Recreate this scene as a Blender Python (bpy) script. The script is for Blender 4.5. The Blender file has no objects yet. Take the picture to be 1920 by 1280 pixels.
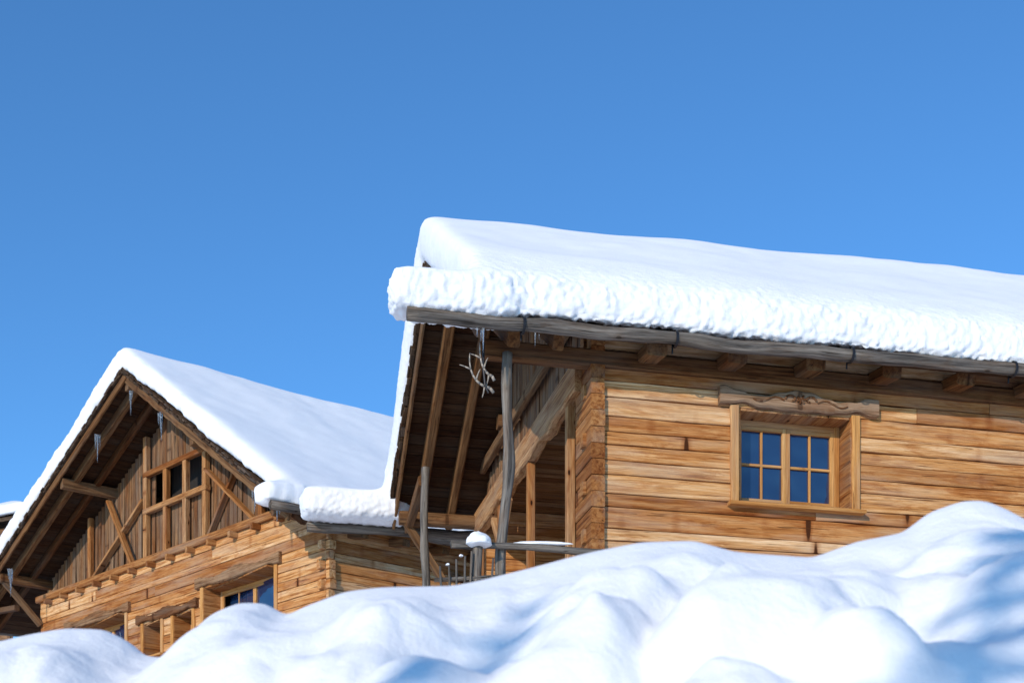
import bpy, math, random
import numpy as np
from mathutils import Vector, noise
random.seed(11)
scene=bpy.context.scene
Z=Vector((0,0,1))
el=math.radians(20); az=math.radians(27)
sd=Vector((-math.sin(az)*math.cos(el),-math.cos(az)*math.cos(el),math.sin(el)))

# ------------------------------------------------------------ materials
def new_mat(name):
    m=bpy.data.materials.new(name); m.use_nodes=True
    nt=m.node_tree; b=nt.nodes['Principled BSDF']
    return m,nt,b
def N(nt,t,**k):
    n=nt.nodes.new(t)
    for a,v in k.items(): setattr(n,a,v)
    return n
def ramp(nt,stops,src):
    r=N(nt,'ShaderNodeValToRGB'); e=r.color_ramp.elements
    while len(e)<len(stops): e.new(0.5)
    for i,(p,c) in enumerate(stops):
        e[i].position=p; e[i].color=(c[0],c[1],c[2],1) if not isinstance(c,(int,float)) else (c,c,c,1)
    nt.links.new(src,r.inputs[0]); return r
def vmul(nt,src,v):
    n=N(nt,'ShaderNodeVectorMath',operation='MULTIPLY'); nt.links.new(src,n.inputs[0]); n.inputs[1].default_value=v; return n.outputs[0]
def nz(nt,vec,scale,detail=4,rough=.55,dist=0):
    n=N(nt,'ShaderNodeTexNoise'); n.inputs['Scale'].default_value=scale; n.inputs['Detail'].default_value=detail
    n.inputs['Roughness'].default_value=rough; n.inputs['Distortion'].default_value=dist
    if vec is not None: nt.links.new(vec,n.inputs['Vector'])
    return n.outputs['Fac']
def mul(nt,a,b):
    n=N(nt,'ShaderNodeMath',operation='MULTIPLY')
    for i,x in ((0,a),(1,b)):
        if isinstance(x,(int,float)): n.inputs[i].default_value=x
        else: nt.links.new(x,n.inputs[i])
    return n.outputs[0]
def mix(nt,f,a,b,bt='MIX'):
    n=N(nt,'ShaderNodeMix',data_type='RGBA',blend_type=bt)
    if isinstance(f,(int,float)): n.inputs[0].default_value=f
    else: nt.links.new(f,n.inputs[0])
    for i,x in ((6,a),(7,b)):
        if isinstance(x,tuple): n.inputs[i].default_value=(x[0],x[1],x[2],1)
        else: nt.links.new(x,n.inputs[i])
    return n.outputs[2]
def wood(name,pale,mid,deep,knot=1.0,stain=.6,rough=.8,bump=.45,gray=None,tone=1.0):
    m,nt,b=new_mat(name)
    g=N(nt,'ShaderNodeAttribute',attribute_name='grain').outputs['Vector']
    r=N(nt,'ShaderNodeAttribute',attribute_name='rnd').outputs['Fac']
    v=N(nt,'ShaderNodeTexVoronoi'); v.inputs['Scale'].default_value=1; v.inputs['Randomness'].default_value=1
    nt.links.new(vmul(nt,g,(3.4,8.5,.5)),v.inputs['Vector'])
    kd=v.outputs['Distance']
    sep=N(nt,'ShaderNodeSeparateColor'); nt.links.new(v.outputs['Color'],sep.inputs[0])
    ksel=ramp(nt,[(.35,0),(.4,1)],sep.outputs[0]).outputs[0]
    n1=nz(nt,vmul(nt,g,(.9,20,20)),1,6,.62,.7)
    n2=nz(nt,vmul(nt,g,(3,120,120)),1,3,.65,.2)
    n3=nz(nt,vmul(nt,g,(1.3,7,7)),1,6,.72,.8)
    c=ramp(nt,[(.31,deep),(.44,mid),(.6,pale)],n1).outputs[0]
    rr=ramp(nt,[(0,(.56,.42,.31)),(.25,(.84,.70,.54)),(.5,(.98,.93,.84)),(.75,(1.04,1.06,1.06)),(1,(1.14,1.28,1.5))],r).outputs[0]
    c=mix(nt,tone,c,rr,'MULTIPLY')
    st=mul(nt,ramp(nt,[(.49,0),(.6,1)],n3).outputs[0],stain)
    c=mix(nt,st,c,mix(nt,1.0,c,(.64,.43,.28),'MULTIPLY'))
    fine=ramp(nt,[(.3,(.64,.58,.52)),(.58,(1.08,1.08,1.08))],n2).outputs[0]
    c=mix(nt,1.0,c,fine,'MULTIPLY')
    n6=nz(nt,vmul(nt,g,(.5,3,3)),1,4,.6,.3)
    c=mix(nt,ramp(nt,[(.48,0),(.68,.4)],n6).outputs[0],c,(.38*pale[0]/.6,.30*pale[0]/.6,.22*pale[0]/.6))
    halo=mul(nt,mul(nt,ramp(nt,[(.08,.8),(.3,0)],kd).outputs[0],ksel),knot)
    c=mix(nt,halo,c,mix(nt,1.0,c,(.58,.36,.22),'MULTIPLY'))
    kn=mul(nt,mul(nt,ramp(nt,[(.10,1),(.135,0)],kd).outputs[0],ksel),knot)
    c=mix(nt,kn,c,(deep[0]*.2,deep[1]*.16,deep[2]*.15))
    n4=nz(nt,vmul(nt,g,(1.2,40,40)),1,3,.55,.5)
    cr=ramp(nt,[(.66,0),(.70,.9)],n4).outputs[0]
    c=mix(nt,cr,c,(deep[0]*.3,deep[1]*.24,deep[2]*.22))
    if gray:
        n5=nz(nt,vmul(nt,g,(.7,3,3)),1.7,4,.6)
        gf=ramp(nt,[(.35,0),(.65,gray[3])],n5).outputs[0]
        c=mix(nt,gf,c,gray[:3])
    nt.links.new(c,b.inputs['Base Color'])
    b.inputs['Roughness'].default_value=rough
    b.inputs['Specular IOR Level'].default_value=.12
    ad=N(nt,'ShaderNodeMath',operation='SUBTRACT'); nt.links.new(n2,ad.inputs[0]); nt.links.new(cr,ad.inputs[1])
    ad2=N(nt,'ShaderNodeMath',operation='ADD'); nt.links.new(ad.outputs[0],ad2.inputs[0]); nt.links.new(n1,ad2.inputs[1])
    bp=N(nt,'ShaderNodeBump'); bp.inputs['Strength'].default_value=bump; bp.inputs['Distance'].default_value=.015
    nt.links.new(ad2.outputs[0],bp.inputs['Height']); nt.links.new(bp.outputs[0],b.inputs['Normal'])
    return m
M_log=wood('golden_logs',(.70,.42,.205),(.56,.27,.095),(.30,.11,.03))
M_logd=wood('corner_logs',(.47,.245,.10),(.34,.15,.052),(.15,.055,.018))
M_frame=wood('window_wood',(.62,.34,.125),(.52,.25,.075),(.4,.17,.045),knot=.3,stain=.2,bump=.15,tone=.4)
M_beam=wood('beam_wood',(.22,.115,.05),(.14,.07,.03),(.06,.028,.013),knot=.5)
M_carve=wood('carved_wood',(.34,.2,.11),(.22,.12,.06),(.09,.045,.022),knot=.5)
M_board=wood('weathered_boards',(.33,.185,.09),(.19,.092,.04),(.055,.026,.013),knot=.5,gray=(.13,.11,.09,.4))
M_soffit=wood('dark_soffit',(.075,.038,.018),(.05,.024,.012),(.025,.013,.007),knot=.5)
M_gray=wood('gray_timber',(.27,.245,.215),(.12,.112,.105),(.035,.032,.03),knot=.6,stain=.5,tone=.3,bump=1.0)
M_fascia=wood('shingle_edge',(.13,.085,.055),(.06,.042,.03),(.02,.016,.014),knot=0,bump=.8)
def snow_mat(name,sc=45,st=.25,dist=.02):
    m,nt,b=new_mat(name)
    b.inputs['Roughness'].default_value=.7
    b.inputs['Specular IOR Level'].default_value=.15
    geo=N(nt,'ShaderNodeNewGeometry')
    a=nz(nt,geo.outputs['Position'],sc,5,.65)
    c=ramp(nt,[(.3,(.86,.86,.865)),(.7,(.9,.9,.9))],nz(nt,geo.outputs['Position'],3,4)).outputs[0]
    nt.links.new(c,b.inputs['Base Color'])
    bp=N(nt,'ShaderNodeBump'); bp.inputs['Strength'].default_value=st; bp.inputs['Distance'].default_value=dist
    nt.links.new(a,bp.inputs['Height']); nt.links.new(bp.outputs[0],b.inputs['Normal'])
    return m
M_snow=snow_mat('roof_snow_mat',38,.4,.02); M_snowg=snow_mat('ground_snow_mat',22,.4,.025)
M_glass,nt,b=new_mat('window_glass'); b.inputs['Base Color'].default_value=(.01,.03,.085,1); b.inputs['Roughness'].default_value=.03; b.inputs['IOR'].default_value=1.9  # blue base colour stands in for part of the sky reflection
wv=nz(nt,N(nt,'ShaderNodeNewGeometry').outputs['Position'],2.2,1); bp=N(nt,'ShaderNodeBump'); bp.inputs['Strength'].default_value=.3; bp.inputs['Distance'].default_value=.1
nt.links.new(wv,bp.inputs['Height']); nt.links.new(bp.outputs[0],b.inputs['Normal'])
M_iron,nt,b=new_mat('black_iron'); b.inputs['Base Color'].default_value=(.025,.025,.028,1); b.inputs['Roughness'].default_value=.5; b.inputs['Metallic'].default_value=.6
M_ice,nt,b=new_mat('ice'); b.inputs['Base Color'].default_value=(.7,.77,.82,1); b.inputs['Roughness'].default_value=.12; b.inputs['Transmission Weight'].default_value=.85; b.inputs['IOR'].default_value=1.31
M_antler,nt,b=new_mat('antler_bone')
c=ramp(nt,[(.3,(.2,.16,.12)),(.7,(.45,.39,.32))],nz(nt,N(nt,'ShaderNodeNewGeometry').outputs['Position'],25,3)).outputs[0]; nt.links.new(c,b.inputs['Base Color'])
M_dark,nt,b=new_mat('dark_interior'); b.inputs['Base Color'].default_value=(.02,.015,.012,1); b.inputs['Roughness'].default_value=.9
M_needle,nt,b=new_mat('spruce_needles'); b.inputs['Base Color'].default_value=(.03,.06,.03,1); b.inputs['Roughness'].default_value=.8

# ------------------------------------------------------------ builders
class MB:
    def __init__(s): s.v=[];s.f=[];s.g=[];s.r=[]
    def beam(s,p0,p1,w,h,up=Z,ch=.012,segs=1,wob=0,taper=1,rn=0,bot=None,top=None,rnd=None,ends=0):
        p0=Vector(p0);p1=Vector(p1);d=p1-p0;L=d.length
        if L<1e-5: return
        d.normalize(); side=d.cross(up)
        if side.length<1e-3: side=d.cross(Vector((1,0,0)))
        side.normalize(); u2=side.cross(d).normalized()
        if rn: cs=[(w/2*math.cos(2*math.pi*i/rn),h/2*math.sin(2*math.pi*i/rn)) for i in range(rn)]
        else:
            a,b_=w/2,h/2; c=min(ch,a*.6,b_*.6)
            cs=[(a,-b_+c),(a,b_-c),(a-c,b_),(-a+c,b_),(-a,b_-c),(-a,-b_+c),(-a+c,-b_),(a-c,-b_)]
        n=len(cs); base=len(s.v); off=Vector((random.random()*40,random.random()*40,random.random()*40))
        rr=random.random() if rnd is None else rnd
        ph=random.random()*100
        for i in range(segs+1):
            t=i/segs; c=p0.lerp(p1,t); k=1+(taper-1)*t
            if wob: 
                c=c+side*wob*noise.noise(Vector((t*L*.9,ph,0)))+u2*wob*noise.noise(Vector((t*L*.9,ph,9)))
                k*=1+.25*noise.noise(Vector((t*L*2.2,ph,20)))
            for (x,y) in cs:
                yy=y
                if bot and y<0: yy=y+bot(t*L)
                if top and y>0: yy=y+top(t*L)
                jx=1
                if wob and rn: jx=1+.16*noise.noise(Vector((t*L*3,x*14+ph,y*14)))
                s.v.append(c+side*x*k*jx+u2*yy*k*jx)
                s.g.append((t*L+off.x,x+off.y,yy+off.z)); s.r.append(rr)
        for i in range(segs):
            for j in range(n):
                a=base+i*n+j; b2=base+i*n+(j+1)%n
                s.f.append((a,a+n,b2+n,b2))
        s.f.append(tuple(base+j for j in range(n))); s.f.append(tuple(base+segs*n+j for j in reversed(range(n))))
    def prism(s,A,B):
        b=len(s.v); n=len(A)
        for p in list(A)+list(B): s.v.append(Vector(p)); s.g.append(tuple(p)); s.r.append(.5)
        s.f.append(tuple(b+i for i in range(n))); s.f.append(tuple(b+n+i for i in reversed(range(n))))
        for i in range(n): s.f.append((b+i,b+n+i,b+n+(i+1)%n,b+(i+1)%n))
    def build(s,name,mat,parent=None,smooth=False):
        me=bpy.data.meshes.new(name); me.from_pydata([tuple(v) for v in s.v],[],s.f)
        at=me.attributes.new('grain','FLOAT_VECTOR','POINT'); at.data.foreach_set('vector',np.array(s.g,dtype=np.float32).ravel())
        at=me.attributes.new('rnd','FLOAT','POINT'); at.data.foreach_set('value',np.array(s.r,dtype=np.float32))
        me.materials.append(mat)
        if smooth: me.polygons.foreach_set('use_smooth',[True]*len(me.polygons))
        import bmesh
        bm=bmesh.new(); bm.from_mesh(me); bmesh.ops.recalc_face_normals(bm,faces=bm.faces); bm.to_mesh(me); bm.free()
        o=bpy.data.objects.new(name,me); scene.collection.objects.link(o)
        if parent: o.parent=parent
        return o
def empty(name):
    e=bpy.data.objects.new(name,None); scene.collection.objects.link(e); return e

def log_wall(mb,F,a0,a1,z0,z1,row,openings=(),thick=.16,depth0=0.0,joint=True):
    nrow=int(round((z1-z0)/row))
    fixed={0,nrow}
    for o in openings:
        fixed.add(int(round((o[2]-z0)/row))); fixed.add(int(round((o[3]-z0)/row)))
    hs=[z0+i*row+(0 if i in fixed else random.uniform(-.035,.035)) for i in range(nrow+1)]
    for i in range(nrow):
        zb,zt=hs[i],hs[i+1]; zc=(zb+zt)/2
        cuts=[(o[0],o[1]) for o in openings if o[2]<zc<o[3]]
        spans=[]; cur=a0
        for c in sorted(cuts):
            if c[0]>cur: spans.append((cur,c[0]))
            cur=max(cur,c[1])
        if cur<a1: spans.append((cur,a1))
        for (x0,x1) in spans:
            segs=[x0]
            if joint and x1-x0>5.5:
                x=x0+random.uniform(2.6,7)
                while x<x1-2: segs.append(x); x+=random.uniform(4,6.5)
            segs.append(x1)
            for s0,s1 in zip(segs[:-1],segs[1:]):
                j=random.uniform(-.014,.004)
                n=max(2,int((s1-s0)/.3))
                ph=random.random()*50; am=.011
                mb.beam(F(s0+.0015,depth0+thick/2+j,zc),F(s1-.0015,depth0+thick/2+j,zc),thick,zt-zb-.003,ch=.006,segs=n,
                        bot=lambda t,ph=ph:am*noise.noise(Vector((t*1.5,ph,0)))+am*.4,top=lambda t,ph=ph:am*noise.noise(Vector((t*1.5,ph,7)))-am*.4)

def window(F,parent,a0,a1,z0,z1,depth,sashes,cols,rows,tag):
    fr=MB(); tr=MB(); rv=MB()
    t=.03
    for aa in (a0+t/2-.004,a1-t/2+.004): rv.beam(F(aa,-.012,(z0+z1)/2),F(aa,depth+.05,(z0+z1)/2),t,z1-z0-.002,ch=.003)
    rv.beam(F((a0+a1)/2,-.01,z1-t/2),F((a0+a1)/2,depth+.05,z1-t/2),a1-a0-.07,t,ch=.003)
    rv.beam(F((a0+a1)/2,-.01,z0+t/2),F((a0+a1)/2,depth+.05,z0+t/2),a1-a0-.07,t,ch=.003)
    wv=lambda t_:.008*math.sin(t_*9)
    tr.beam(F(a0-.05,-.02,z0-.02),F(a0-.05,-.02,z1+.02),.05,.11,up=F(1,0,0)-F(0,0,0),segs=6,bot=wv)
    tr.beam(F(a1+.05,-.02,z0-.02),F(a1+.05,-.02,z1+.02),.05,.11,up=F(1,0,0)-F(0,0,0),segs=6,bot=wv)
    tr.beam(F(a0-.14,-.05,z0-.035),F(a1+.14,-.05,z0-.035),.16,.045,ch=.008)
    D=depth; f=.075
    def bar(x0,zz0,x1,zz1,w,d,off=0): 
        if abs(x1-x0)>abs(zz1-zz0): fr.beam(F(x0,D+off,zz0),F(x1,D+off,zz1),d,w,ch=.006)
        else: fr.beam(F(x0,D+off,zz0),F(x1,D+off,zz1),d,w,up=F(1,0,0)-F(0,0,0),ch=.006)
    A0=a0+t;A1=a1-t;Z0=z0+t;Z1=z1-t
    bar(A0+f/2,Z0,A0+f/2,Z1,f,.07);bar(A1-f/2,Z0,A1-f/2,Z1,f,.07)
    bar(A0+f,Z1-f/2,A1-f,Z1-f/2,f,.066);bar(A0+f,Z0+f/2,A1-f,Z0+f/2,f,.066)
    A0+=f;A1-=f;Z0+=f;Z1-=f
    w=(A1-A0)/sashes; s=.05
    for k in range(sashes):
        x0=A0+k*w+.002;x1=x0+w-.004
        bar(x0+s/2,Z0,x0+s/2,Z1,s,.05,-.012);bar(x1-s/2,Z0,x1-s/2,Z1,s,.05,-.012)
        bar(x0+s,Z1-s/2,x1-s,Z1-s/2,s,.047,-.012);bar(x0+s,Z0+s/2,x1-s,Z0+s/2,s,.047,-.012)
        for c in range(1,cols):
            xx=x0+s+(x1-x0-2*s)*c/cols; bar(xx,Z0+s,xx,Z1-s,.03,.03,-.005)
        for r_ in range(1,rows):
            zz=Z0+s+(Z1-Z0-2*s)*r_/rows; bar(x0+s,zz,x1-s,zz,.032,.034,-.005)
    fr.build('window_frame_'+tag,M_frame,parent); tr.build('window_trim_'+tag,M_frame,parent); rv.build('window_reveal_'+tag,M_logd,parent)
    gl=MB(); gl.beam(F((A0+A1)/2,D+.012,(Z0+Z1)/2),F((A0+A1)/2,D+.02,(Z0+Z1)/2),A1-A0+.02,Z1-Z0+.02,ch=.001)
    gl.build('window_glass_'+tag,M_glass,parent)
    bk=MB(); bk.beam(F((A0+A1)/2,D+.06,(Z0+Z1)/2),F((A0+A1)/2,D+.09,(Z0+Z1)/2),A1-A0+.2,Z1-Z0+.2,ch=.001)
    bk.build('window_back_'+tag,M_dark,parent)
def lintel(mb,F,a0,a1,z0,z1,depth=.12,orn=True):
    L=a1-a0; zc=(z0+z1)/2
    ph=random.random()
    def top(t):
        u=t/L*2-1
        return .05*math.exp(-(u/.28)**2)+.035*math.exp(-((abs(u)-.93)/.12)**2)-.05*math.exp(-((abs(u)-.5)/.25)**2)+.008*math.sin(t*27+ph)
    def bot(t):
        u=t/L*2-1
        return .045*math.exp(-((abs(u)-.72)/.14)**2)-.01*math.exp(-(u/.3)**2)+.006*math.sin(t*21+ph)
    mb.beam(F(a0,-.03,zc),F(a1,-.03,zc),depth,(z1-z0),segs=70,ch=.02,bot=bot,top=top)
    if orn:
        am=(a0+a1)/2
        for s in (-1,1):
            pts=[]
            for i in range(15):
                t=i/14; ang=t*4.6; r=.085*(1-t*.75)
                pts.append(F(am+s*(.12+.0+r*math.cos(ang)),-.094,zc+.02+r*.75*math.sin(ang)))
            for p,q in zip(pts[:-1],pts[1:]): mb.beam(p,q,.03,.03,rn=6,rnd=0)
            pts=[F(am+s*(.22+.4*i/10),-.094,zc+.0+.035*math.sin(i/10*6)) for i in range(11)]
            for p,q in zip(pts[:-1],pts[1:]): mb.beam(p,q,.022,.022,rn=6,rnd=0)
        for i in range(7):
            an_=i*math.pi*2/7; mb.beam(F(am,-.097,zc+.03),F(am+.06*math.cos(an_),-.097,zc+.03+.06*math.sin(an_)),.028,.028,rn=6,rnd=0)

def snow_from(name,prisms,parent,voxel,iters,disp,mat=M_snow):
    v=[];f=[]
    for A,B in prisms:
        b=len(v); n=len(A); v+= [tuple(p) for p in A]+[tuple(p) for p in B]
        f.append(tuple(b+i for i in range(n))); f.append(tuple(b+n+i for i in reversed(range(n))))
        for i in range(n): f.append((b+i,b+n+i,b+n+(i+1)%n,b+(i+1)%n))
    me=bpy.data.meshes.new(name); me.from_pydata(v,[],f)
    import bmesh
    bm=bmesh.new(); bm.from_mesh(me); bmesh.ops.recalc_face_normals(bm,faces=bm.faces); bmesh.ops.triangulate(bm,faces=bm.faces); bm.to_mesh(me); bm.free()
    o=bpy.data.objects.new(name,me); scene.collection.objects.link(o)
    m=o.modifiers.new('r','REMESH'); m.mode='VOXEL'; m.voxel_size=voxel
    m=o.modifiers.new('s','SMOOTH'); m.factor=.5; m.iterations=iters
    dg=bpy.context.evaluated_depsgraph_get(); dg.update()
    m2=bpy.data.meshes.new_from_object(o.evaluated_get(dg))
    o.modifiers.clear(); o.data=m2
    n=len(m2.vertices); co=np.empty(n*3,np.float32); m2.vertices.foreach_get('co',co); no=np.empty(n*3,np.float32)
    m2.vertex_normals.foreach_get('vector',no)
    co=co.reshape(-1,3); no=no.reshape(-1,3); out=co.copy()
    for i in range(n):
        d=disp(co[i],no[i])
        if d: out[i]+=no[i]*d
    m2.vertices.foreach_set('co',out.ravel()); m2.update()
    m2.polygons.foreach_set('use_smooth',[True]*len(m2.polygons))
    m2.materials.clear(); m2.materials.append(mat); o.parent=parent
    return o

def blob(name,c,r,parent,mat,seed=0):
    import bmesh
    bm=bmesh.new(); bmesh.ops.create_icosphere(bm,subdivisions=4,radius=1)
    for v in bm.verts:
        k=1+.22*noise.noise(v.co*1.6+Vector((seed,0,0)))+.06*noise.noise(v.co*5+Vector((seed,3,0)))
        z=v.co.z if v.co.z>0 else v.co.z*.35
        v.co=Vector((c[0]+v.co.x*r[0]*k,c[1]+v.co.y*r[1]*k,c[2]+z*r[2]*k))
    me=bpy.data.meshes.new(name); bm.to_mesh(me); bm.free(); me.materials.append(mat)
    me.polygons.foreach_set('use_smooth',[True]*len(me.polygons))
    o=bpy.data.objects.new(name,me); scene.collection.objects.link(o); o.parent=parent; return o

def icicles(name,items,parent):
    mb=MB()
    for (p,L,r) in items:
        p=Vector(p); n=7
        for k in range(3):
            q=p+Vector((random.uniform(-.06,.06),random.uniform(-.06,.06),0)) if k else p
            l=L*(1 if k==0 else random.uniform(.3,.6)); rr=r*(1 if k==0 else .6)
            mb.beam(q,q-Vector((0,0,l)),rr*2,rr*2,rn=8,segs=n,taper=.08,wob=.02)
    return mb.build(name,M_ice,parent,True)

def roof_deck(parent,F,a0,a1,b0,z0,br,zr,b1,z1,tag):
    pl=MB(); sh=MB(); bg=MB(); rf=MB()
    for (bs,zs) in ((b0,z0),(b1,z1)):
        e0=F(0,bs,zs); e1=F(0,br,zr); d=(e1-e0); L=d.length; d.normalize()
        along=(F(1,0,0)-F(0,0,0)).normalized()
        nrm=along.cross(d); 
        if nrm.z<0: nrm=-nrm
        n=int(L/.2); w=L/n
        for i in range(n):
            t=(i+.5)/n; b=bs+(br-bs)*t; z=zs+(zr-zs)*t
            o=-nrm*.1
            pl.beam(F(a0+.03,b,z)+o,F(a1,b,z)+o,w-.006,.04,up=nrm,ch=.004)
        sh.prism([F(a0,bs,zs),F(a0,br,zr),F(a0,br,zr-.09),F(a0,bs,zs-.09)],[F(a1,bs,zs),F(a1,br,zr),F(a1,br,zr-.09),F(a1,bs,zs-.09)])
        m=int(L/.11)
        for i in range(m):
            t=(i+random.random()*.6)/m
            b=bs+(br-bs)*t; z=zs+(zr-zs)*t
            l=random.uniform(.1,.24)
            for lay in range(2):
                o=-nrm*(.02+.05*lay+random.uniform(-.012,.012))
                p=F(a0-random.uniform(.0,.045),b,z)+o
                sh.beam(p-d*l/2,p+d*l/2,.06,random.uniform(.025,.05),up=nrm,ch=.006)
        o=-nrm*.19
        bg.beam(F(a0+.04,bs,zs)+o,F(a0+.04,br,zr)+o-d*.02,.045,.17,up=nrm,segs=40,ch=.008,bot=lambda t:.012*math.sin(t*11))
        o=-nrm*.22
        rf.beam(F(a0+.42,bs,zs)+o+d*.1,F(a0+.42,br,zr)+o-d*.05,.15,.2,up=nrm,ch=.02)
        rf.beam(F(a0+.95,bs,zs)+o+d*.1,F(a0+.95,br,zr)+o-d*.05,.13,.18,up=nrm,ch=.02)
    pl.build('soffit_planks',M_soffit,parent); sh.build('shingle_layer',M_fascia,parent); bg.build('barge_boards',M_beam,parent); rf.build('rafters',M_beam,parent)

# ============================================================ RIGHT CHALET
C=empty('log_chalet')
def R(a,b,z): return Vector((1.003+.976*a-.2177*b,16.5+.2177*a+.976*b,z))
ROW=.19167; ZB=5.25-18*ROW
ZEAVE=6.97; BE=-.55; BR=3.35; ZR=9.44; BF=7.25
AV=-1.5; AEND=13.0
lw=MB()
log_wall(lw,R,.09,AEND-.6,ZB,ZB+28*ROW-.0,ROW,[(1.79,3.29,5.25,6.4),(7.2,8.7,5.25,6.4)])
lw.build('long_wall_logs',M_log,C)
cw=MB(); cw2=MB()
nrow=28
for i in range(nrow):
    zc=ZB+(i+.5)*ROW
    pr=random.uniform(.06,.08)
    wd=random.uniform(.165,.175)
    j=random.uniform(-.006,.006)
    hh=ROW-random.uniform(.004,.012)
    cw.beam(R(j,-pr,zc),R(j,.62+random.uniform(-.01,.02),zc),wd,hh,ch=.01,segs=2)
    if i%3==0: cw2.beam(R(-.085,.2,zc),R(-.11-random.uniform(0,.03),.2,zc),.14,ROW-.03,ch=.015)
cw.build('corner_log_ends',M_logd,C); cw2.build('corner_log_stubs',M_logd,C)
ow=MB()
FB=lambda a,d,z: R(a,6.7-d,z)
log_wall(ow,FB,0,AEND-.6,ZB,ZB+28*ROW,ROW,[],joint=False)
FG=lambda a,d,z: R(AEND-.6-d,a,z)
log_wall(ow,FG,.0,6.7,ZB,ZB+28*ROW,ROW,[],joint=False)
ow.build('rear_wall_logs',M_log,C)
lo=MB()
FI=lambda a,d,z: R(1.5+d,a,z)
log_wall(lo,FI,.16,6.54,ZB,ZB+28*ROW,ROW,[],joint=False)
for k in range(33):
    lo.beam(R(.09,.1+.2*k,7.02),R(1.6,.1+.2*k,7.02),.19,.03)
lo.build('loggia_wall',M_beam,C)
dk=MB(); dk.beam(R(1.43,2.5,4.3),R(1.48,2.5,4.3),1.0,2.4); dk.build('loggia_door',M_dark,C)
def zroof(b): return ZEAVE+(ZR-ZEAVE)*((b-BE)/(BR-BE) if b<BR else (BF-b)/(BF-BR))
gb=MB()
w=.155
b=.25
while b<6.6:
    zt=zroof(b)-.2
    zb=7.0-.05*abs(math.sin(b*5))-random.uniform(0,.05)
    if zt-zb>.1: gb.beam(R(random.uniform(-.02,.02),b,zb),R(random.uniform(-.02,.02),b,zt),.03,w-.012,up=R(0,1,0)-R(0,0,0),ch=.004,rnd=random.random())
    b+=w
b=.1
while b<6.7:
    gb.beam(R(AEND-.5,b,6.9),R(AEND-.5,b,zroof(b)-.2),.03,.19,up=R(0,1,0)-R(0,0,0),ch=.004); b+=.2
gb.build('gable_boards',M_board,C)
bm_=MB()
bm_.beam(R(-.09,.35,6.78),R(-.09,6.75,6.78),.16,.42,segs=80,ch=.02,bot=lambda t:.05*abs(math.sin(t*2.3))+.02*math.sin(t*7.1)+.01*math.sin(t*17))
bm_.build('carved_gable_beam',M_logd,C)
tb=MB()
tb.beam(R(-.13,.9,7.55),R(-.13,6.3,7.55),.1,.15,segs=8)
for bb,zz in ((.02,6.83),(1.55,7.98),(BR,9.12),(5.2,7.95),(6.75,6.83)):
    st=-1.42 if bb in (.02,BR,6.75) else -.1
    tb.beam(R(st,bb,zz),R(AEND-.1,bb,zz),.18,.2,ch=.02)
tb.beam(R(-1.25,5.4,7.02),R(-1.25,6.9,6.7),.12,.16)
tb.beam(R(-1.3,6.75,6.75),R(-.05,6.75,4.9),.12,.12)
for k in range(13):
    a=.62+1.0*k
    if a<AEND-.7:
        tb.beam(R(a,.05,6.9),R(a,-.42,6.84),.25,.15,ch=.02)
        tb.beam(R(a,6.8,6.9),R(a,7.1,6.84),.2,.15,ch=.02)
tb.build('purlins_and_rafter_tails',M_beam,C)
lp=MB()
for bb in (.82,2.95,4.9,6.55):
    lp.beam(R(-.1,bb,2.0),R(-.1,bb,6.55),.11,.12,up=R(0,1,0)-R(0,0,0),segs=10)
for bb,s in ((4.9,1),(4.9,-1)):
    lp.beam(R(-.1,bb,5.9),R(-.1,bb+.55*s,6.5),.1,.1)
for zz in (3.4,): lp.beam(R(-.05,.8,zz),R(-.05,6.5,zz),.1,.12)
lp.build('loggia_posts',M_logd,C)
gp=MB()
gp.beam(R(-1.25,-.1,1.6),R(-1.13,-.12,6.76),.125,.125,rn=14,segs=60,wob=.09)
gp.beam(R(-1.22,5.4,1.6),R(-1.2,5.4,7.22),.13,.13,rn=12,segs=40,wob=.07)
gp.beam(R(-1.80,-.24,4.46),R(.02,-.2,4.50),.085,.085,rn=10,segs=24,wob=.05)
gp.build('weathered_posts',M_gray,C,True)
roof_deck(C,R,AV,AEND,BE,ZEAVE,BR,ZR,BF,ZEAVE,'r')
gu=MB()
gu.beam(R(-2.36,-.62,6.86),R(AEND+.1,-.62,6.98),.15,.155,rn=16,segs=90,wob=.035)
gu.beam(R(-2.88,7.35,6.77),R(AEND+.1,7.35,6.9),.16,.16,rn=16,segs=50,wob=.02)
gu.build('log_gutters',M_gray,C,True)
ir=MB()
for a in (-1.04,.77,2.97,5.13,7.3,9.4):
    c=R(a,-.62,6.86+.12*(a+2.36)/15.4)
    for i in range(20):
        t0=2*math.pi*i/20;t1=2*math.pi*(i+1)/20
        q=lambda t:c+ (R(0,1,0)-R(0,0,0))*.092*math.cos(t)+Z*.095*math.sin(t)
        ir.beam(q(t0),q(t1),.03,.012,ch=.002)
    ir.beam(c+Z*.085,c+Z*.12+(R(0,1,0)-R(0,0,0))*.3,.03,.012)
    ir.beam(c+(R(0,1,0)-R(0,0,0))*.09,c+(R(0,1,0)-R(0,0,0))*.1-Z*.13,.02,.02)
ir.build('gutter_straps',M_iron,C)
window(R,C,1.79,3.29,5.25,6.4,.3,2,2,2,'1'); window(R,C,7.2,8.7,5.25,6.4,.3,2,2,2,'2')
li=MB(); lintel(li,R,1.53,3.62,6.41,6.60); lintel(li,R,6.95,9.0,6.41,6.60); li.build('carved_lintels',M_carve,C)
icicles('icicles',[(R(-1.5,-.62,6.8),.28,.015),(R(-.9,-.62,6.8),.16,.010)],C)
an=MB()
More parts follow.
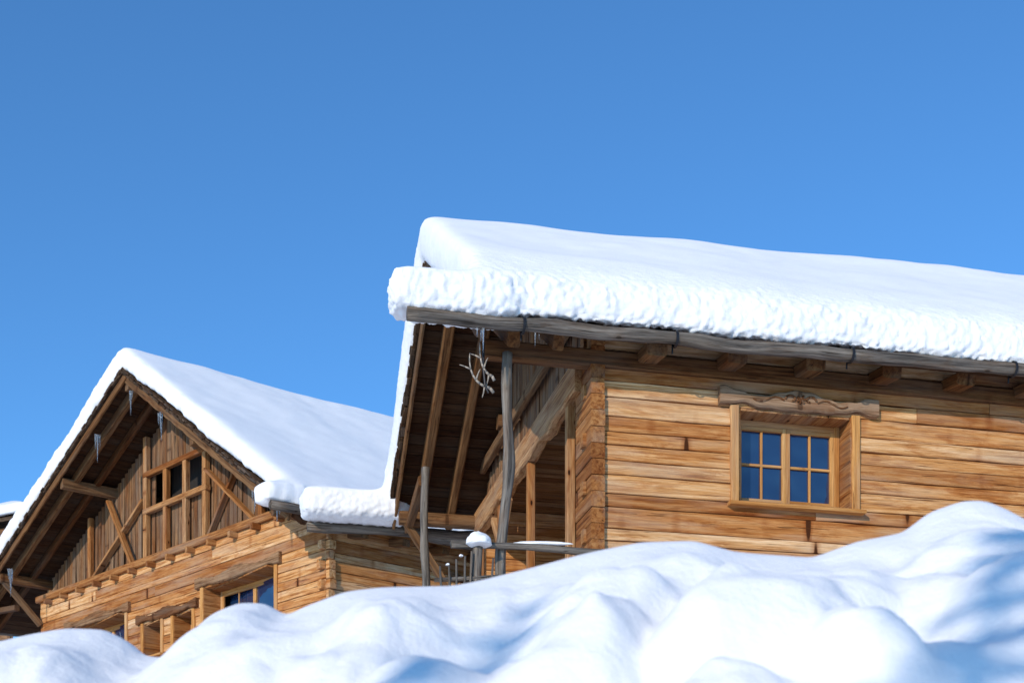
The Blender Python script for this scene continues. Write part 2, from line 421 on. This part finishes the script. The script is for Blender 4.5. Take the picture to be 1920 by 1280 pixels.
def tube(mb,pts,r0,r1):
    n=len(pts)-1
    for i in range(n):
        mb.beam(pts[i],pts[i+1],2*(r0+(r1-r0)*i/n),2*(r0+(r1-r0)*i/n),rn=8,taper=(r0+(r1-r0)*(i+1)/n)/(r0+(r1-r0)*i/n))
bp0=R(-1.27,-.2,6.25)
X=(R(1,0,0)-R(0,0,0))
for s,zz in ((-1,.0),(-.6,.14)):
    pts=[bp0+Z*zz+X*(.02*s)]
    for i in range(1,9):
        t=i/8; pts.append(bp0+Z*zz+X*s*(.3*math.sin(t*1.7))+Z*(.05-.1*t+.42*t*t)+Vector((0,-.12*t,0)))
    tube(an,pts,.018,.006)
    for k,dx,dz in ((2,-.03,-.13),(4,.05,.13),(6,-.13,.04)):
        p=pts[k]; tube(an,[p,p+X*dx*.5+Z*dz*.6,p+X*dx+Z*dz],.011,.004)
an.build('antlers',M_antler,C,True)
hk=MB(); tube(hk,[R(-1.42,-.25,6.84),R(-1.42,-.25,6.5),R(-1.40,-.25,6.3),R(-1.36,-.25,6.22)],.014,.012); hk.build('iron_hook',M_iron,C)

def sec(a,T0=.66,Tr=.62,F=R,be=BE-.12,bf=BF+.16):
    T1=T0
    return [F(a,be+.03,ZEAVE-.04),F(a,be,ZEAVE+.1),F(a,be,ZEAVE+T0*.66),F(a,be+.2,ZEAVE+T0*.98),F(a,be+.75,ZEAVE+T0+.42),F(a,BR-.6,ZR+Tr-.32),F(a,BR,ZR+Tr),F(a,BR+.6,ZR+Tr-.32),F(a,bf-.35,ZEAVE+T1+.2),F(a,bf,ZEAVE+T1*.9),F(a,bf,ZEAVE-.04),F(a,BR,ZR-.02)]
pr=[(sec(AV-.12),sec(AEND+.1,.72,.85))]
def boxF(F,a0,a1,b0,b1,z0,z1):
    return ([F(a0,b0,z0),F(a0,b0,z1),F(a0,b1,z1),F(a0,b1,z0)],[F(a1,b0,z0),F(a1,b0,z1),F(a1,b1,z1),F(a1,b1,z0)])
pr.append(boxF(R,-2.54,AV+.3,BE-.17,BE+.36,ZEAVE-.06,ZEAVE+.47))
pr.append(boxF(R,-3.0,AV+.3,BF-.45,BF+.24,ZEAVE-.14,ZEAVE+.38))
def dispR(c,n):
    x=Vector(c); 
    rx=c[0]-1.003; ry=c[1]-16.5
    b=-.2177*rx+.976*ry; a=.976*rx+.2177*ry
    d=.045*noise.noise(x*.6)+.010*noise.noise(x*2.2)
    w=0
    if b<BE+.8: w=max(0,min(1,(.90-n[2])/.6))*max(0,min(1,(BE+.8-b)/.55))
    elif b>BF-.5: w=.6*max(0,min(1,(.75-n[2])/.5))
    if n[0]<-.6 and b>=BE+.5: w=max(w,.2)
    if w>0:
        k=noise.noise(x*10); k2=noise.noise(x*20+Vector((5,5,5))); k3=noise.noise(x*3.0)
        d+=w*(.045*abs(k)-.01+.026*k2+.03*k3)
    return d
snow_from('roof_snow',pr,C,.032,170,dispR)

# ============================================================ LEFT CHALET
D=empty('log_chalet.001')
rx_,ry_=.794,.6075
def Lf(p,q,z): return Vector((-3.78+rx_*p-.7071*q,28.15+ry_*p+.7071*q,z))
QE=-.6;ZE2=8.3;QR=5.8;ZR2=12.85;QL=14.7;ZL2=12.85-(14.7-5.8)*.4929
PV=-1.2;PEND=13.5
def zr2(q): return ZE2+(ZR2-ZE2)*(q-QE)/(QR-QE) if q<QR else ZR2+(ZL2-ZR2)*(q-QR)/(QL-QR)
G=lambda a,d,z: Lf(d,a,z)
S=lambda a,d,z: Lf(a,d,z)
gw=MB()
ops=[(1.75,4.5,6.6,7.8),(4.95,5.75,6.6,7.4),(6.3,7.1,6.6,7.4),(7.95,10.7,6.6,7.8)]
log_wall(gw,G,.0,12.4,3.2,8.8,.2,ops,thick=.16)
gw.build('gable_wall_logs',M_log,D)
sw=MB()
log_wall(sw,S,.17,PEND-.5,3.2,8.4,.2,[(3.2,4.9,6.4,7.6)],thick=.16)
FE=lambda a,d,z: Lf(a,12.4-d,z)
log_wall(sw,FE,.17,PEND-.5,3.2,9.2,.2,[],joint=False)
FK=lambda a,d,z: Lf(PEND-.5-d,a,z)
log_wall(sw,FK,.0,12.4,3.2,8.8,.2,[],joint=False)
for i in range(26):
    zc=3.3+.2*i
    l=random.uniform(.06,.14)
    sw.beam(Lf(.08,-l,zc),Lf(.08,0,zc),.16,.18,ch=.015)
    if i%2: sw.beam(Lf(-random.uniform(.08,.14),.08,zc),Lf(0,.08,zc),.16,.18,ch=.015)
sw.build('side_wall_logs',M_log,D)
window(G,D,1.75,4.5,6.6,7.8,.42,2,2,2,'1'); window(G,D,7.95,10.7,6.6,7.8,.42,2,2,2,'4')
window(G,D,4.95,5.75,6.6,7.4,.42,1,1,1,'2'); window(G,D,6.3,7.1,6.6,7.4,.42,1,1,1,'3')
window(S,D,3.2,4.9,6.4,7.6,.25,2,2,2,'5')
l2=MB(); lintel(l2,G,1.5,4.75,7.81,8.02,orn=False); lintel(l2,G,4.7,7.35,7.41,7.6,orn=False); lintel(l2,G,7.7,10.95,7.81,8.02,orn=False); lintel(l2,S,3.0,5.1,7.60,7.8,orn=False)
l2.build('carved_lintels_b',M_carve,D)
g2=MB()
q=.3
while q<12.2:
    zt=zr2(q)-.22; zb=8.95
    if zt>zb+.1:
        if 4.8<q<6.98:
            g2.beam(Lf(.25,q,zb),Lf(.25,q,min(10.1,zt)),.03,.15,up=Lf(0,1,0)-Lf(0,0,0),ch=.004)
            g2.beam(Lf(.25,q,11.0),Lf(.25,q,zt),.03,.15,up=Lf(0,1,0)-Lf(0,0,0),ch=.004)
        else: g2.beam(Lf(.25+random.uniform(-.03,.03),q,zb),Lf(.25,q,zt),.03,.14,up=Lf(0,1,0)-Lf(0,0,0),ch=.004)
    q+=.165
q=.1
while q<12.3:
    g2.beam(Lf(PEND-.5,q,8.7),Lf(PEND-.5,q,zr2(q)-.2),.03,.19,up=Lf(0,1,0)-Lf(0,0,0)); q+=.2
g2.build('gable_boards_b',M_board,D)
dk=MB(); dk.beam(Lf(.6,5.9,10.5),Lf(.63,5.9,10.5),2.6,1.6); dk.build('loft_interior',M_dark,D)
t2=MB()
UQ=Lf(0,1,0)-Lf(0,0,0)
t2.beam(Lf(.02,-.1,8.88),Lf(.02,12.5,8.88),.24,.17,ch=.02,segs=20)
t2.beam(Lf(.1,4.5,11.0),Lf(.1,7.25,11.0),.12,.13); t2.beam(Lf(.1,4.5,10.12),Lf(.1,7.25,10.12),.13,.13)
q=.6
while q<12.3: t2.beam(Lf(-.2,q,8.73),Lf(.05,q,8.73),.12,.13,ch=.015); q+=.86
for qq in (4.62,5.45,6.3,7.2): t2.beam(Lf(.12,qq,8.97),Lf(.12,qq,zr2(qq)-.25 if qq in(4.62,7.2) else 10.95),.13,.15,up=UQ)
for qq in (2.45,9.95): t2.beam(Lf(.13,qq,8.97),Lf(.13,qq,zr2(qq)-.25),.12,.14,up=UQ)
for (qa,za,qb,zb_,o) in ((8.9,10.75,7.73,8.95,.06),(7.35,10.45,9.84,8.97,.13),(4.5,10.5,2.6,8.97,.06),(3.37,10.3,4.5,8.97,.13)):
    t2.beam(Lf(o,qa,za),Lf(o,qb,zb_),.07,.15,up=Lf(1,0,0)-Lf(0,0,0))
t2.build('gable_timber_frame',M_logd,D)
p2=MB()
for qq in (.1,3.1,QR,8.9,12.3):
    p2.beam(Lf(PV+.08,qq,zr2(qq)-.36),Lf(PEND-.1,qq,zr2(qq)-.36),.2,.24,ch=.02)
for k in range(13):
    a=.6+1.0*k; p2.beam(Lf(a,.05,8.2),Lf(a,-.45,8.12),.2,.15)
p2.beam(Lf(-1.0,12.3,9.2),Lf(-.05,12.3,8.2),.14,.14)
p2.beam(Lf(-.6,12.45,8.6),Lf(-.6,14.2,8.75),.14,.14)
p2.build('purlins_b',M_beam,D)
Lr=lambda a,b,z: Lf(a,b,z)
roof_deck(D,Lr,PV,PEND,QE,ZE2,QR,ZR2,QL,ZL2,'l')
gu=MB(); gu.beam(Lf(PV-.5,QE-.08,ZE2-.06),Lf(PEND,QE-.08,ZE2+.0),.17,.17,rn=14,segs=40,wob=.03)
gu.beam(Lf(PV-.5,QL+.08,ZL2-.06),Lf(PEND,QL+.08,ZL2),.17,.17,rn=14,segs=40,wob=.03)
gu.build('log_gutters_b',M_gray,D,True)
icicles('icicles_b',[(Lf(PV,QE+6.08,12.25),.55,.03),(Lf(PV,QE+4.78,11.4),.6,.034),(Lf(PV,QE+7.6,11.65),.65,.034),(Lf(PV,QE+12.1,9.35),.7,.04),(Lf(PV,QE+1.2,8.9),.45,.028),(Lf(PV-.3,QE,8.2),.25,.022)],D)
def sec2(p,T=.55,Tr=.55):
    return [Lf(p,QE-.15,ZE2-.04),Lf(p,QE-.15,ZE2+T*.9),Lf(p,QE+.3,ZE2+T+.2),Lf(p,QR,ZR2+Tr),Lf(p,QL-.3,ZL2+T+.1),Lf(p,QL+.15,ZL2+T),Lf(p,QL+.15,ZL2-.04),Lf(p,QR,ZR2-.02)]
pr=[(sec2(PV-.1),sec2(PEND+.1,.6,.6)),boxF(Lf,PV-.62,PV+.3,QE-.2,QE+.5,ZE2-.04,ZE2+.5),boxF(Lf,PV-.6,PV+.3,QL-.5,QL+.2,ZL2-.02,ZL2+.5)]
def dispL(c,n):
    x=Vector(c); d=.06*noise.noise(x*.5)+.015*noise.noise(x*1.9)
    if n[2]<.6: d+=.03*noise.noise(x*4)+.015*noise.noise(x*9)
    return d
snow_from('roof_snow_b',pr,D,.06,70,dispL)

# ============================================================ FENCE
Fn=empty('wooden_fence')
fe=MB()
fe.beam(R(-1.52,-.3,3.2),R(-1.50,-.3,4.44),.12,.12,rn=10,segs=8,wob=.04)
for i,(a,z) in enumerate(((-1.9,4.17),(-1.82,4.2),(-1.75,4.26),(-1.68,4.3),(-1.62,4.36),(-1.4,4.3),(-1.3,4.25))):
    fe.beam(R(a,-.35,3.2),R(a-.05+.025*i,-.35,z),.06,.04,rn=7,segs=4,wob=.02,taper=.6)
fe.beam(R(-2.0,-.32,4.02),R(-1.25,-.32,4.1),.05,.05,rn=8,segs=4,wob=.02)
fe.build('fence_timber',M_gray,Fn,True)
blob('fence_snow_cap',R(-1.49,-.3,4.47),(.16,.15,.12),Fn,M_snow,3)
for i,(a,z) in enumerate(((-1.85,4.19),(-1.70,4.3))): blob('picket_snow_%d'%i,R(a,-.35,z),(.025,.025,.02),Fn,M_snow,i)
blob('rail_snow',R(-.75,-.21,4.53),(.36,.045,.035),Fn,M_snow,8)

# ============================================================ small far hut
H=empty('wooden_hut')
def Hf(a,b,z): return Vector((-16.3-.90*a-.42*b, 46-.0+.43*a+.90*b, z+.85))
hw=MB(); log_wall(hw,lambda a,d,z:Hf(a,d,z),.4,7,5,12.6,.22,[],joint=False); log_wall(hw,lambda a,d,z:Hf(.4+d,a,z),0,3.4,5,12.6,.22,[],joint=False)
log_wall(hw,lambda a,d,z:Hf(a,3.4-d,z),.4,7,5,12.6,.22,[],joint=False);log_wall(hw,lambda a,d,z:Hf(7-d,a,z),0,3.4,5,12.6,.22,[],joint=False)
hw.build('hut_walls',M_board,H)
hr=MB()
for (b0,z0,b1,z1) in ((-.6,12.9,1.7,13.55),(4.0,12.9,1.7,13.55)):
    hr.prism([Hf(-.1,b0,z0),Hf(-.1,b1,z1),Hf(-.1,b1,z1-.12),Hf(-.1,b0,z0-.12)],[Hf(7.5,b0,z0),Hf(7.5,b1,z1),Hf(7.5,b1,z1-.12),Hf(7.5,b0,z0-.12)])
hr.build('hut_roof',M_fascia,H)
hs=lambda a:[Hf(a,-.65,12.93),Hf(a,-.65,13.35),Hf(a,1.7,14.0),Hf(a,4.05,13.35),Hf(a,4.05,12.93),Hf(a,1.7,13.6)]
snow_from('hut_snow',[(hs(-.2),hs(7.6))],H,.09,18,lambda c,n:.05*noise.noise(Vector(c)))

# ============================================================ GROUND
def gz(x,y):
    z=float(np.interp(y,[-400,-20,0,2.5,5.5,9,16,28,60,200,3000],[-6,-2.6,-1.7,-1.2,.4,1.1,2.3,4.1,6.2,9,10]))
    return z+.12*noise.noise(Vector((x*.25,y*.25,0)))+.03*noise.noise(Vector((x*1.1,y*1.1,3)))
def sheet(name,xs,ys,zf,mat):
    v=[];f=[];nx=len(xs)
    for y in ys:
        for x in xs: v.append((x,y,zf(x,y)))
    for j in range(len(ys)-1):
        for i in range(nx-1): a=j*nx+i; f.append((a,a+1,a+1+nx,a+nx))
    me=bpy.data.meshes.new(name); me.from_pydata(v,[],f); me.polygons.foreach_set('use_smooth',[True]*len(f)); me.materials.append(mat)
    o=bpy.data.objects.new(name,me); scene.collection.objects.link(o); return o
def axis(lo,hi,step,far):
    c=list(np.arange(lo,hi,step)); s=step; x=hi
    up=[];
    while x<far: up.append(x); s*=1.35; x+=s
    dn=[]; s=step; x=lo
    while x>-far: s*=1.35; x-=s; dn.append(x)
    return dn[::-1]+c+up
sheet('snow_ground',axis(-25,25,.5,3500),axis(-10,45,.5,3500),gz,M_snowg)
tab=[(-6,1.2),(-4,1.25),(-3,1.15),(-2.454,1.185),(-2.031,1.153),(-1.904,1.185),(-1.756,1.21),(-1.608,1.204),(-1.502,1.149),(-1.46,1.10),(-1.354,1.087),(-1.269,1.18),(-1.185,1.265),(-1.079,1.31),(-.973,1.308),(-.888,1.255),(-.814,1.295),(-.656,1.354),(-.508,1.371),(-.233,1.375),(-.127,1.396),(.085,1.449),(.296,1.506),(.508,1.549),(.719,1.554),(.867,1.51),(.994,1.498),(1.185,1.485),(1.354,1.548),(1.544,1.585),(1.65,1.668),(1.777,1.712),(1.862,1.714),(1.946,1.676),(2.031,1.618),(2.3,1.54),(2.9,1.6),(4,1.45),(6,1.4)]
tx=[t[0] for t in tab]; tz=[t[1] for t in tab]
gx=np.arange(-6,6,.01); zc=np.interp(gx,tx,tz)
def gsm(a,s): 
    k=np.exp(-.5*(np.arange(-4*s,4*s+1)/s)**2); k/=k.sum(); p=int(4*s); return np.convolve(np.pad(a,p,mode='edge'),k,'valid')
z_s=gsm(zc,2.0); z_m=gsm(zc,8.0); z_l=gsm(zc,45.0)
YC=5.5
heaps=[(-1.08,4.95,.24,.36,.07),(-1.75,4.75,.34,.28,.07),(-.62,4.65,.40,.30,.12),(.50,4.8,.40,.28,.08),(.22,4.3,.26,.24,.16),(.78,4.4,.32,.24,.15),(1.25,4.62,.26,.2,.12),(1.62,4.85,.26,.24,.09),(1.68,4.4,.3,.22,.16),(-1.3,4.3,.3,.24,.14),(-.35,4.2,.26,.22,.17),(1.15,4.05,.22,.18,.18),(-.85,4.0,.28,.2,.17),(.5,3.95,.24,.18,.17),(-2.0,4.2,.28,.26,.15)]
def bank(x,y):
    t=YC-y
    A=float(np.interp(x,gx,z_s)); B=float(np.interp(x,gx,z_m)); L_=float(np.interp(x,gx,z_l))
    if t>=0:
        w=min(1,t/.7); w=w*w*(3-2*w); w2=min(1,t/1.6)
        base=(A*(1-w)+B*w)*(1-w2)+L_*w2
        drop=.60*(math.sqrt(t*t+.01)-.10)+.03*t
        m=min(1,t/.9); m=m*m*(3-2*m)
    else:
        w=min(1,-t/.8); base=A*(1-w)+L_*w
        drop=.55*(math.sqrt(t*t+.02)-.1414); m=0
        if t<-1.5: drop=min(drop,.9)
    wx=x+.14*noise.noise(Vector((x*2,y*2,4)))+.03*noise.noise(Vector((x*6,y*6,4))); wy=y+.14*noise.noise(Vector((x*2,y*2,8)))+.03*noise.noise(Vector((x*6,y*6,9)))
    q=Vector((wx,wy*.9,0))
    n1=noise.noise(q*1.5+Vector((3.1,1.7,0))); n2=noise.noise(q*3.4+Vector((9,2,5))); n3=noise.noise(q*6.5+Vector((1,7,2)))
    lump=.18*(math.sqrt(n1*n1+.003)-.12)+.08*n2+.05*(math.sqrt(n3*n3+.01)-.2)
    hsum=0
    for (hx,hy,rx,ry,hh) in heaps:
        r2=((wx-hx)/rx)**2+((wy-hy)/ry)**2
        if r2<4: 
            g_=hh*math.exp(-r2**1.6); hsum=max(hsum,g_)+.3*min(hsum,g_)
    z=base-drop+m*lump+hsum*min(1,max(0,t)/.3)+.006*noise.noise(Vector((x*9,y*9,1)))*min(1,abs(t)*2)
    e=min((x+6)/1.0,(6-x)/1.0,(y-.8)/1.2,(9.5-y)/2.0); e=max(0,min(1,e)); e=e*e*(3-2*e)
    return (gz(x,y)-.35)*(1-e)+z*e
ys=list(np.arange(.8,2.8,.06))+list(np.arange(2.8,6.2,.018))+list(np.arange(6.2,9.55,.08))
xs=list(np.arange(-6,-2.6,.05))+list(np.arange(-2.6,2.6,.018))+list(np.arange(2.6,6.01,.05))
sheet('snow_bank',xs,ys,bank,M_snowg)

# ============================================================ ADDED SPRUCES, unseen behind the camera, to cast shade on the snow bank
def spruce(name,tip,seed):
    rnd=random.Random(seed)
    gzv=gz(tip.x,tip.y)-.2; Hh=tip.z-gzv
    T=empty(name)
    tr=MB(); tr.beam(Vector((tip.x,tip.y,gzv)),tip,.34,.34,rn=10,segs=12,taper=.06,wob=.05); tr.build(name.split('.')[0]+'_trunk',M_board,T,True)
    v=[];f=[]
    nl=int(Hh/.2)
    for i in range(nl):
        h=.1+i*.2; zc_=tip.z-h; rad=min(.10+.24*h,2.1)
        nb=5+int(rad*6)
        for k in range(nb):
            an_=rnd.random()*6.283; L=rad*rnd.uniform(.65,1.1)
            dirv=Vector((math.cos(an_),math.sin(an_),-.35)); sdv=Vector((-math.sin(an_),math.cos(an_),0))
            m=max(2,int(L/.12))
            for j in range(m):
                t=(j+.5)/m; p=Vector((tip.x,tip.y,zc_))+dirv*L*t+Vector((0,0,.12*L*t*t))
                ww=.05+.16*L*(1-t)*.6+.03
                for s in (-1,1):
                    b=len(v); q=p+sdv*s*ww+dirv*.08+Vector((0,0,rnd.uniform(-.06,.0)))
                    v+= [tuple(p-dirv*.05),tuple(q),tuple(p+dirv*.07)]; f.append((b,b+1,b+2))
                b=len(v); v+=[tuple(p-dirv*.07),tuple(p+dirv*.08),tuple(p+Vector((0,0,-.10-rnd.random()*.06)))]; f.append((b,b+1,b+2))
    me=bpy.data.meshes.new('needles'); me.from_pydata(v,[],f); me.materials.append(M_needle)
    o=bpy.data.objects.new('needles',me); scene.collection.objects.link(o); o.parent=T
def tip_for(x,y,z,s): return Vector((x,y,z))+sd*s  # sets an added tree's tip sunward of where its shade should end
spruce('added_shade_spruce',tip_for(.12,5.05,1.22,17),1)
spruce('added_shade_spruce.001',tip_for(1.98,5.2,1.42,15),2)
spruce('added_shade_spruce.002',tip_for(-1.35,4.65,.80,19),3)

# ============================================================ LIGHT / SKY / CAMERA
w=bpy.data.worlds.new('World'); scene.world=w; w.use_nodes=True; nt=w.node_tree
sk=nt.nodes.new('ShaderNodeTexSky'); sk.sky_type='NISHITA'; sk.sun_disc=False; sk.sun_elevation=el; sk.sun_rotation=math.atan2(sd.x,sd.y)%(2*math.pi)
sk.altitude=1500; sk.air_density=1.0; sk.dust_density=.4; sk.ozone_density=1.5
bg=nt.nodes['Background']; bg.inputs['Strength'].default_value=.115
cm=mix(nt,1.0,sk.outputs[0],(.70,1.36,1.9),'MULTIPLY'); nt.links.new(cm,bg.inputs[0])
ld=bpy.data.lights.new('sun','SUN'); ld.energy=3.3; ld.angle=math.radians(.5); ld.color=(1,.885,.74)
lo_=bpy.data.objects.new('sun',ld); scene.collection.objects.link(lo_); lo_.rotation_euler=sd.to_track_quat('Z','Y').to_euler(); lo_.location=(-20,-30,30)
cd=bpy.data.cameras.new('camera'); cd.sensor_width=36; cd.lens=2600/1920*36; cd.shift_y=1110/1920; cd.clip_end=10000; cd.clip_start=.05
cd.dof.use_dof=True; cd.dof.focus_distance=17; cd.dof.aperture_fstop=3.2
co=bpy.data.objects.new('camera',cd); scene.collection.objects.link(co); co.location=(0,0,0); co.rotation_euler=(math.radians(90),0,0)
scene.camera=co
scene.view_settings.view_transform='Standard'; scene.view_settings.look='None'; scene.view_settings.exposure=0
